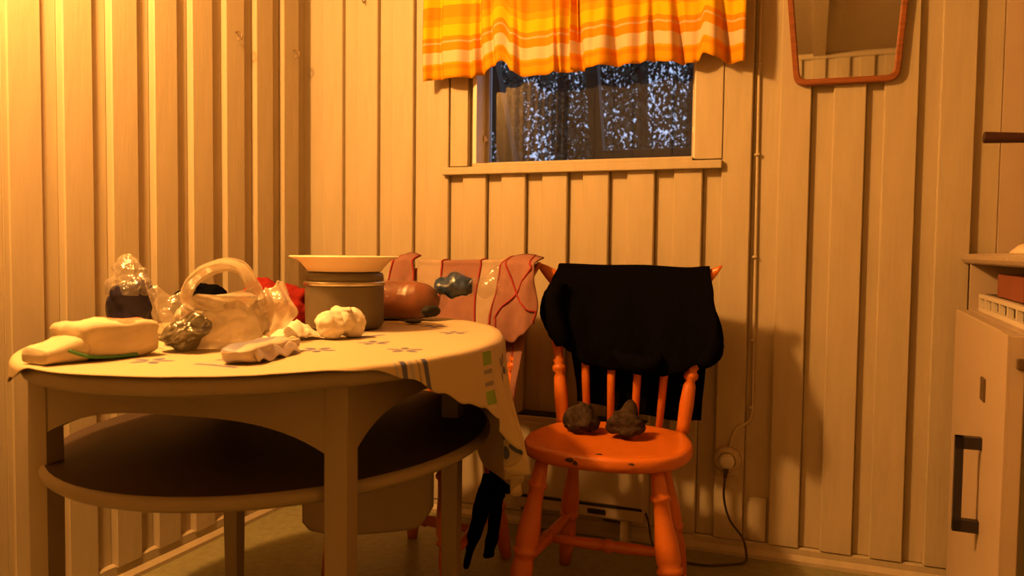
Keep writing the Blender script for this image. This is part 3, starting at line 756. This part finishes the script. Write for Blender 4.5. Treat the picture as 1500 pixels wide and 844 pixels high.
# sleeves of the shirt: left folded over the rail end, right hanging down over the post
def flap(name, m, fl, fr, top, bot, yoff, amp, seed, seams=()):
    fl, fr, bot_ = tabf(fl), tabf(fr), tabf(bot)
    def fn(u, v):
        x = lerp(fl(v), fr(v), u); zt = top+.010*math.sin(u*PI); z = zt+(bot_(u)-zt)*v
        a = min(1, v*9)
        y = crest_y(max(-.27, min(.27, x)))+.10*(z-.85)+.014-(yoff+.016)*math.sin(a*PI/2)-.010*math.sin(v*2.6)+fbm((x, z*.4, 0), 16, seed)*amp*min(1, v*3)+.008*math.sin(x*70+seed)*min(1, v*3)
        return chair_w(CH2, R2, (x, y, z))
    o = wobj(name, grid(26, 40, fn), m, sh, True); solid(o, .004)
    for uu in seams:
        pts = []
        for k in range(30):
            v = k/29*.98; u = uu(v) if callable(uu) else uu; pts.append(Vector(fn(u, v))+Vector((.001, -.004, .001)))
        bm = bmesh.new(); tube(bm, pts, .003, 6); wobj('seam', bm, 'seam', o, True)
    return o
flap('sleeve', 'pink', [(0, -.250), (1, -.285)], [(0, -.185), (.4, -.170), (1, -.172)], .930, [(0, .72), (1, .74)], .034, .008, 2.2, (0.04, 0.96))
flap('sleeve', 'pink', [(0, .150), (.35, .145), (.7, .120), (1, .115)], [(0, .280), (.3, .286), (.75, .302), (1, .292)], .930, [(0, .660), (.3, .690), (.55, .672), (.8, .700), (1, .735)], .050, .010, 5.1,
     (0.03, lambda v: max(0.04, min(.97, .95-1.3*abs(v-.15)) if v < .75 else .2), lambda v: min(.98, .08+v*1.1)))
flap('cuff', 'pink', [(0, .155), (1, .160)], [(0, .245), (1, .215)], .76, [(0, .455), (1, .440)], .004, .006, 8.3, (0.5,))

# ---------------------------------------------------------------- pale cloth over the seat, black garment
pc = thing('seat_cloth', 'pale plain cloth laid over the seat of the chair behind the table', 'cloth', (0.69, -0.56, 0.445))
def pcf(u, v):
    x = .475+.415*u; 
    if v < .4: y = -.44-.252*(v/.4); z = .447
    else:
        t = (v-.4)/.6; a = min(1, t*8)
        corner = .05*max(0, (u-.86)/.14)**2+.02*max(0, (.06-u)/.06)
        bot = .155+.072*u+corner-.02*math.sin(u*PI)
        y = -.692-.012*math.sin(a*PI/2)-.006*math.sin(x*24)*t; z = .447+(bot-.447)*t
    return (x, y, z)
o = wobj('cloth_sheet', grid(40, 40, pcf), 'palecloth', pc, True); solid(o, .004, 1.0)

bk = thing('black_leggings', 'black garment hanging limp from the right side of the seat behind the table', 'clothing', (0.985, -0.50, 0.44))
for pts, rad in (([(.88, -.46, .452), (.955, -.475, .450), (.985, -.485, .42), (.992, -.49, .34), (.985, -.495, .25)], lambda t: .030+.010*math.sin(t*3)),
                 ([(.970, -.50, .31), (.950, -.52, .22), (.930, -.54, .13), (.915, -.55, .055)], lambda t: .040-.028*max(0, t-.35)/.65),
                 ([(.990, -.50, .29), (.990, -.52, .20), (.982, -.53, .13), (.978, -.535, .095)], lambda t: .032-.010*t),
                 ([(.985, -.47, .36), (1.01, -.47, .30), (1.022, -.475, .262)], lambda t: .026)):
    bm = bmesh.new(); tube(bm, smooth_path(pts), rad, 12, flat=.55); crumple(bm, .006, 20, pts[0][0]*7); wobj('legging_fold', bm, 'blackcloth', bk, True)

def paper_block(hx, hy, hz, amp, seed, taper=0.0, sub=5):
    bm = bmesh.new(); bmesh.ops.create_cube(bm, size=2); bmesh.ops.subdivide_edges(bm, edges=bm.edges[:], cuts=11, use_grid_fill=True)
    for v in bm.verts:
        x, y, z = v.co; r = (abs(x)**sub+abs(y)**sub+abs(z)**sub)**(1/sub); x, y, z = x/r, y/r, z/r
        k = 1-taper*(x+1)/2
        v.co = Vector((x*hx, y*hy*k, z*hz*(1-.10*x*x)*k+hz))
    crumple(bm, amp, 24, seed)
    for v in bm.verts: v.co.z = max(v.co.z, 0.0005)
    return bm
# ---------------------------------------------------------------- socks on the seat
def sock(label, c, seed, tall):
    bm = paper_block(.050, .038, .028, .002, seed, 0, 3)
    for v in bm.verts:
        if v.co.z > .03: v.co.z += .014*max(0, 1-(v.co.x/.040)**4-(v.co.y/.034)**4)+tall*max(0, 1-((v.co.x-.010)/.030)**2-((v.co.y-.016)/.024)**2)
    crumple(bm, .009, 34, seed)
    zmin = min(v.co.z for v in bm.verts)
    for v in bm.verts: v.co.z = max(v.co.z-zmin, .0)
    o = obj('rolled_sock', bm, 'sock', None, True); o.location = c; tag(o, label, 'sock', 'rolled socks on the chair seat')
sock('dark grey rolled-up wool sock on the orange seat, nearer the left post', (1.197, -0.395, .437), 2.2, .004)
sock('dark grey wool sock with standing tip on the orange seat before the middle spindles', (1.330, -0.410, .436), 6.1, .026)

# ================================================================= things on the table
pot = thing('cooking_pot', 'olive grey aluminium camping pot with a lid, standing on the tablecloth', 'pot', (0.745, -0.905, TOP))
bm = bmesh.new(); lathe(bm, [(.078, 0), (.088, .004), (.093, .012), (.094, .06), (.094, .100), (.094, .104)], 48); obj('pot_body', bm, 'pot', pot, True)
bm = bmesh.new(); lathe(bm, [(.094, .104), (.097, .106), (.097, .113), (.094, .115)], 48); obj('pot_rim', bm, 'potrim', pot, True)
bm = bmesh.new(); lathe(bm, [(.0935, .115), (.0925, .128), (.090, .134), (.080, .136), (.03, .136)], 48); obj('pot_lid', bm, 'pot', pot, True)
pl = thing('soup_plate', 'cream plastic soup plate resting on top of the camping pot', 'plate', (0.745, -0.905, TOP+.1365))
bm = bmesh.new(); lathe(bm, [(.082, 0), (.088, .002), (.104, .022), (.112, .028), (.130, .034), (.132, .036), (.129, .038), (.110, .032), (.100, .025), (.084, .006), (.04, .004)], 56); obj('plate_body', bm, 'plate', pl, True)

# bread in its bag: loaf axis runs along the table's far side
AX = Vector((.93, .36, 0)).normalized(); AY = Vector((-.36, .93, 0)).normalized()
LB_ = Vector((0.745, -0.640, TOP))
br = thing('bread_loaf', 'brown bread loaf in a clear bag with a dark blue printed end, behind the pot', 'bread', LB_)
def loaf(scale, L0, L1, amp, seed):
    bm = bmesh.new(); rs = []; N = 22
    for i in range(N+1):
        q = i/N; t = L0+(L1-L0)*q; e = max(.0, 1-abs(2*q-1)**4)**.5; e = max(e, .12)
        ring = []
        for k in range(22):
            a = 2*PI*k/22; c, s = math.cos(a), math.sin(a)
            y = .058*scale*e*math.copysign(abs(c)**.8, c); z = .054*scale*e*math.copysign(abs(s)**.85, s)+.052
            ring.append(AX*t+AY*y+Vector((0, 0, max(z, .002))))
        rs.append(ring)
    rings(bm, rs); return crumple(bm, amp, 26, seed)
obj('loaf', loaf(1.0, -.15, .112, .003, 1), 'crust', br, True)
obj('bread_bag', loaf(1.07, -.16, .130, .007, 4), 'breadfilm', br, True)
def tail(amp, r0, r1, t0, t1, z0, z1, seed, m, name, n=18):
    bm = bmesh.new(); rs = []
    for i in range(n+1):
        q = i/n; t = t0+(t1-t0)*q; rad = lerp(r0, r1, q)*(.55+.6*math.sin(min(1, q*1.05)*PI*.85+.25)); z = lerp(z0, z1, q)
        rs.append([AX*t+AY*(rad*.8*math.cos(2*PI*k/18))+Vector((0, 0, z+rad*math.sin(2*PI*k/18)*(.75+.2*math.sin(3*k+seed)))) for k in range(18)])
    rings(bm, rs); crumple(bm, amp, 30, seed); return obj(name, bm, m, br, True)
tail(.008, .030, .036, .100, .200, .090, .092, 2, 'bluelabel', 'printed_bag_end')
tail(.014, .036, .045, .098, .206, .092, .096, 5, 'breadfilm', 'bag_gathering')
bm = grid(14, 14, lambda u, v: tuple(AX*(.19+.085*u)+AY*(.02*math.sin(v*5+u*3))+Vector((0, 0, .085+(v-.5)*(.03+.055*u)+.02*u+.008*math.sin(u*9)))))
o = obj('bag_tail', bm, 'clear', br, True); solid(o, .0008)
bm = sphere(tuple(AX*.088+AY*-.024+Vector((0, 0, .028))), (.026, .036, .018), 3); crumple(bm, .006, 40, 3); obj('dark_print', bm, 'slot', br, True)
sp = thing('dark_spoon', 'small dark spoon lying on the cloth in front of the bread', 'spoon', (0.845, -0.745, TOP+.001))
bm = sphere((0, 0, .006), (.024, .015, .006), 3); obj('spoon_bowl', bm, 'iron', sp, True)
bm = bmesh.new(); tube(bm, smooth_path([(-.02, .0, .006), (-.06, .005, .012), (-.105, .012, .006)]), .004, 8, flat=.6); obj('spoon_handle', bm, 'iron', sp, True)

# flour bag
fl = thing('flour_bag', 'cream paper flour bag with red print lying at the front of the table', 'bag', (0.655, -1.512, TOP), math.radians(81))
o = obj('bag_body', crumple(paper_block(.074, .054, .032, .005, 2.5, 0.0, 7), .0022, 62, 5), ['paperbag', 'redprint'], fl, True)
for p in o.data.polygons:
    if p.center.x > -.002 and p.center.z > .051 and p.center.y > -.046: p.material_index = 1
bm = bmesh.new(); rs = []
for i in range(13):
    q = i/12; x = -.062-.066*q; w = lerp(.050, .036, q); h = lerp(.046, .026, q**.8)
    rs.append([Vector((x, w*math.copysign(abs(math.cos(2*PI*k/16))**.6, math.cos(2*PI*k/16))-.004*q, max(.001, h*.5+h*.5*math.copysign(abs(math.sin(2*PI*k/16))**.6, math.sin(2*PI*k/16))))) for k in range(16)])
rings(bm, rs); crumple(bm, .004, 30, 9)
for v in bm.verts: v.co.z = max(v.co.z, 0.0008)
obj('folded_end', bm, 'paperbag', fl, True)
bm = bmesh.new(); tube(bm, smooth_path([(-.095, -.047, .022), (-.078, -.053, .014), (-.060, -.0565, .009), (-.02, -.0550, .005), (.02, -.0550, .005)]), .0028, 6); obj('green_stripe', bm, 'greenprint', fl, True)

# dark blue packet in a clear bag
bp = thing('blue_packet', 'dark blue packet in a clear plastic bag, standing behind the flour bag', 'packet', (0.440, -1.262, TOP))
bm = paper_block(.044, .028, .056, .014, 3.3); bmesh.ops.rotate(bm, verts=bm.verts, cent=(0, 0, 0), matrix=Matrix.Rotation(.6, 3, 'Z')); obj('packet', bm, 'bluedark', bp, True)
bm = bmesh.new(); rs = []
for i in range(15):
    q = i/14; z = .088+.088*q; r = lerp_tab([(0, .046), (.25, .050), (.5, .034), (.65, .036), (.85, .022), (1, .003)], q)
    rs.append([Vector((r*math.cos(2*PI*k/24)*(1.0+.25*math.sin(k*2.1))-.016*q, r*.7*math.sin(2*PI*k/24)+.012*q, z)) for k in range(24)])
rings(bm, rs, caps=False); crumple(bm, .012, 30, 5)
obj('clear_bag', bm, 'film2', bp, True)
bm = grid(20, 16, lambda u, v: (.03+.10*u, .01+.02*math.sin(u*5+v*3), .002+lerp(.115, .085, u)*v*(1+.08*math.sin(u*16))+.0*u)); o = obj('bag_skirt', bm, 'film2', bp, True); solid(o, .0008)

# carrier bag
cbx = Vector((0.735, -1.310, TOP))
cb = thing('carrier_bag', 'thin milky plastic carrier bag with its handle loop standing up', 'bag', cbx)
vx = Vector((.356, .934, 0)); vr = Vector((.934, -.356, 0)).normalized()      # along the table away from the lamp side / across
vr = Vector((.40, .917, 0)).normalized(); vd = Vector((-.917, .40, 0)).normalized()
def cbp(a, d, z): return vr*a+vd*d+Vector((0, 0, z))
bm = bmesh.new(); rs = []
for i in range(17):
    q = i/16; r = lerp_tab([(0, .062), (.15, .085), (.45, .090), (.75, .082), (1, .074)], q); z = .002+.082*q
    rs.append([cbp(r*math.cos(2*PI*k/40)*(1+.10*math.sin(k*1.7+q*2)), r*.55*math.sin(2*PI*k/40)*(1+.12*math.sin(k*2.3)), z*(1+.10*math.sin(k*.9))) for k in range(40)])
R_ = [[bm.verts.new(p) for p in r] for r in rs]
for i in range(16):
    for j in range(40): bm.faces.new((R_[i][j], R_[i][(j+1) % 40], R_[i+1][(j+1) % 40], R_[i+1][j]))
bm.faces.new(R_[0][::-1]); crumple(bm, .014, 20, 2.7); crumple(bm, .004, 70, 4)
for v in bm.verts: v.co.z = max(v.co.z, 0.001)
o = obj('bag_body', bm, 'film', cb, True); solid(o, .0008)
def strap(pts, w, seed, name='bag_handle'):
    P = smooth_path(pts, 8); n = len(P)
    def fn(u, v):
        i = u*(n-1); a = min(int(i), n-2); p = P[a].lerp(P[a+1], i-a); t = (P[a+1]-P[a]).normalized(); sd = t.cross(vd).normalized()
        wd = w(u) if callable(w) else w
        return p+sd*(v-.5)*wd+vd*(.010*math.sin(v*7+u*6+seed)+.006*fbm(p, 30, seed))
    o = obj(name, grid(60, 10, fn), 'film', cb, True); solid(o, .0008); return o
strap([cbp(-.020, -.02, .070), cbp(-.075, -.03, .085), cbp(-.085, -.03, .110), cbp(-.060, -.02, .140), cbp(-.015, -.015, .158), cbp(.025, -.01, .152), cbp(.050, -.01, .120), cbp(.068, -.01, .070), cbp(.075, -.01, .02)], lambda u: .026+.035*max(0, u-.6)+.02*max(0, .2-u), 1)
strap([cbp(-.075, -.035, .090), cbp(-.03, -.045, .088), (cbp(.02, -.045, .094)), cbp(.05, -.03, .100)], .030, 3, 'bag_opening')
def ear(u, v):
    return cbp(.040+.100*u, -.012+.016*math.sin(v*6+u*2)+.006*math.sin(u*22+v*3), lerp(.004+.030*u*u, lerp(.080, .130, u**.7)*(1-.30*max(0, u-.88)/.12), v)+.004*math.sin(u*19))
o = obj('bag_side', grid(30, 24, ear), 'film', cb, True); solid(o, .0008)
fo = thing('foil_packet', 'crumpled shiny grey packet on the cloth in front of the carrier bag', 'packet', (0.728, -1.402, TOP))
bm = sphere((0, 0, .033), (.040, .032, .033), 5); bm.normal_update()
for v, n in [(v, v.normal.copy()) for v in bm.verts]:
    q = v.co; c_ = Vector((q.x*.5+q.y*.5+q.z*1.0, q.y*.6, q.z*.5-q.x*.4))
    v.co += n*(.020*(.4-abs(nz(c_, 34, 6)))-.010*abs(nz(q, 60, 2)))
for v in bm.verts: v.co.x += (v.co.z-.04)*.5; v.co.z = max(v.co.z, 0.001)
obj('crumpled_foil', bm, 'foil', fo, True)

# red and dark cloth heaps behind
bm = sphere((0, 0, .040), (.115, .055, .064), 5); crumple(bm, .026, 17, 3.9)
for v in bm.verts: v.co.z = max(v.co.z, 0.0)
o = obj('red_cloth', bm, 'redcloth', None, True); o.location = (0.530, -0.915, TOP); o.rotation_euler = (0, 0, .35); tag(o, 'crumpled red cloth heaped on the table left of the pot', 'cloth')
bm = sphere((0, 0, .040), (.055, .045, .062), 5); crumple(bm, .022, 19, 7.7)
for v in bm.verts: v.co.z = max(v.co.z, 0.0)
o = obj('dark_cloth', bm, 'blackcloth', None, True); o.location = (0.385, -1.000, TOP); o.rotation_euler = (0, 0, .35); tag(o, 'crumpled dark cloth on the table behind the carrier bag', 'cloth')

# white bundle and crumpled paper
wb = thing('plastic_bundle', 'small knotted white plastic bundle in front of the pot', 'bundle', (0.858, -1.095, TOP))
bm = bmesh.new()
for dx, r in ((-.024, .033), (.027, .032), (.002, .034)):
    b2 = sphere(tuple(vr*dx+Vector((0, 0, .031 if dx != .002 else .036))), (r, r*.9, .032 if dx != .002 else .027), 4); merge(bm, b2)
crumple(bm, .006, 48, 2.0)
for v in bm.verts: v.co.z = max(v.co.z, 0.0005)
obj('bundle_lobes', bm, 'tissue', wb, True)
bm = sphere((0, 0, .060), (.026, .014, .008), 3); crumple(bm, .006, 50, 4); obj('bundle_knot', bm, 'tissue', wb, True)
bm = grid(26, 22, lambda u, v: ((u-.5)*.115, (v-.5)*.07, .003+.030*max(0, math.sin(u*PI))**2*max(0, math.sin(v*PI))+.016*abs(fbm((u, v, 0), 4.5, 2))*math.sin(u*PI)))
o = obj('crumpled_tissue', bm, 'tissue', None, True); solid(o, .001); o.location = (0.785, -1.155, TOP+.001); o.rotation_euler = (0, 0, 1.1); tag(o, 'crumpled white tissue lying left of the white bundle', 'tissue')

# folded packet at the front
pk = thing('folded_packet', 'folded greyish packet with a bluish top at the front edge of the table', 'packet', (0.905, -1.405, TOP), math.radians(100))
o = obj('packet_body', paper_block(.105, .030, .015, .005, 5.5, .15), ['packet', 'bluegrey'], pk, True)
for p in o.data.polygons:
    if p.center.z > .021 and p.center.y > -.004: p.material_index = 1
bm = grid(20, 8, lambda u, v: (-.085+.15*u, -.026-.010*v, .020-.016*v+.004*math.sin(u*17))); o = obj('folded_flap', bm, 'packet', pk, True); solid(o, .002)

# ================================================================= kitchen unit on the right
ku = thing('kitchen_unit', 'pale kitchen unit with a black handled door and an open niche, at the right edge', 'cabinet', (2.175, -0.06, 0), math.radians(-2.3))
obj('far_side_panel', boxm(.03, .56, -.055, -.035, 0, .930), 'unit', ku)
obj('near_side_panel', boxm(.028, .56, -.815, -.790, 0, .930), 'side', ku)
obj('niche_floor', boxm(.030, .56, -.790, -.055, .790, .808), 'unit', ku)
obj('back_panel', boxm(.545, .56, -.790, -.055, .06, .930), 'side', ku)
obj('bottom_panel', boxm(.05, .56, -.790, -.055, .06, .08), 'side', ku)
dr = obj('door', boxm(0, .028, -.812, -.040, .05, .806, bev=.003), 'unit', ku)
bm = bmesh.new()
box(bm, -.050, -.034, -.560, -.540, .352, .560); box(bm, -.050, .0, -.560, -.540, .352, .378); box(bm, -.050, .0, -.560, -.540, .534, .560)
bmesh.ops.remove_doubles(bm, verts=bm.verts, dist=1e-5)
obj('door_handle', bm, 'handle', dr)
obj('door_latch', boxm(-.004, .002, -.575, -.525, .640, .690, bev=.002), 'latch', dr)
obj('edge_strip', boxm(-.0025, .002, -.812, -.735, .05, .806), 'unit', dr)
obj('hinge', boxm(.012, .075, -.826, -.812, .745, .765, bev=.002), 'latch', ku)
wt = thing('worktop', 'speckled pale worktop slab on the kitchen unit', 'worktop', (2.175, -0.06, .93), math.radians(-2.3))
bm = bmesh.new(); prism(bm, [(.022, .004), (.018, .012), (.020, .022), (.028, .027), (.585, .027), (.585, 0), (.028, 0)], 'y', -.845, .045); obj('slab', bm, 'counter', wt)
def in_unit(x, y, z): 
    a = math.radians(-2.3); return (2.175+x*math.cos(a)-y*math.sin(a), -.06+x*math.sin(a)+y*math.cos(a), z)
rack = thing('white_rack', 'small white slotted rack in the niche under the worktop', 'rack', in_unit(.045, -.40, .808), math.radians(-2.3))
bm = bmesh.new()
box(bm, 0, .012, -.30, .30, 0, .010); box(bm, 0, .012, -.30, .30, .034, .044)
for k in range(7): y = -.30+.60*k/6; box(bm, 0, .012, y-.006 if k else y, y+.006 if k < 6 else y, .010, .034)
obj('slotted_front', bm, 'whiteplastic', rack)
obj('rack_back', boxm(.014, .10, -.30, .30, 0.0, .044), 'side', rack)
bb = obj('brown_box', boxm(0, .10, -.15, .15, 0, .055, bev=.003), 'brownbox'); bb.location = in_unit(.060, -.42, .853); bb.rotation_euler = (0, 0, math.radians(-2.3)); tag(bb, 'brown box lying on the white rack in the niche', 'box')
dish = thing('cream_dish', 'cream dish lying upside down on the worktop', 'dish', in_unit(.21, -.33, .957))
bm = bmesh.new(); lathe(bm, [(.135, 0), (.137, .004), (.120, .020), (.085, .034), (.082, .038), (.05, .038)], 48); obj('dish_body', bm, 'plate', dish, True)

# frying pan on a small shelf right of the frame, its handle reaching into view
ps = thing('pan_shelf', 'small wall shelf in the right back corner', 'shelf', (2.60, -0.17, 1.235))
wobj('shelf_board', boxm(2.37, XR, -0.32, -0.004, 1.205, 1.222, bev=.002), 'unit', ps)
pan = thing('frying_pan', 'frying pan whose dark handle points left on the back wall at the right edge', 'pan', (2.56, -0.165, 1.222))
bm = bmesh.new(); lathe(bm, [(.10, 0), (.108, .004), (.128, .040), (.131, .041), (.124, .040), (.104, .008), (.05, .006)], 44); obj('pan_body', bm, 'iron', pan, True)
bm = bmesh.new(); tube(bm, smooth_path([(-.118, .0, .030), (-.18, .004, .031), (-.26, .008, .036), (-.33, .012, .040), (-.348, .013, .041)]), lambda t: .012+.007*min(1, t*1.3)-.006*max(0, (t-.93)/.07), 12, flat=.8)
obj('pan_handle', bm, 'darkhandle', pan, True)
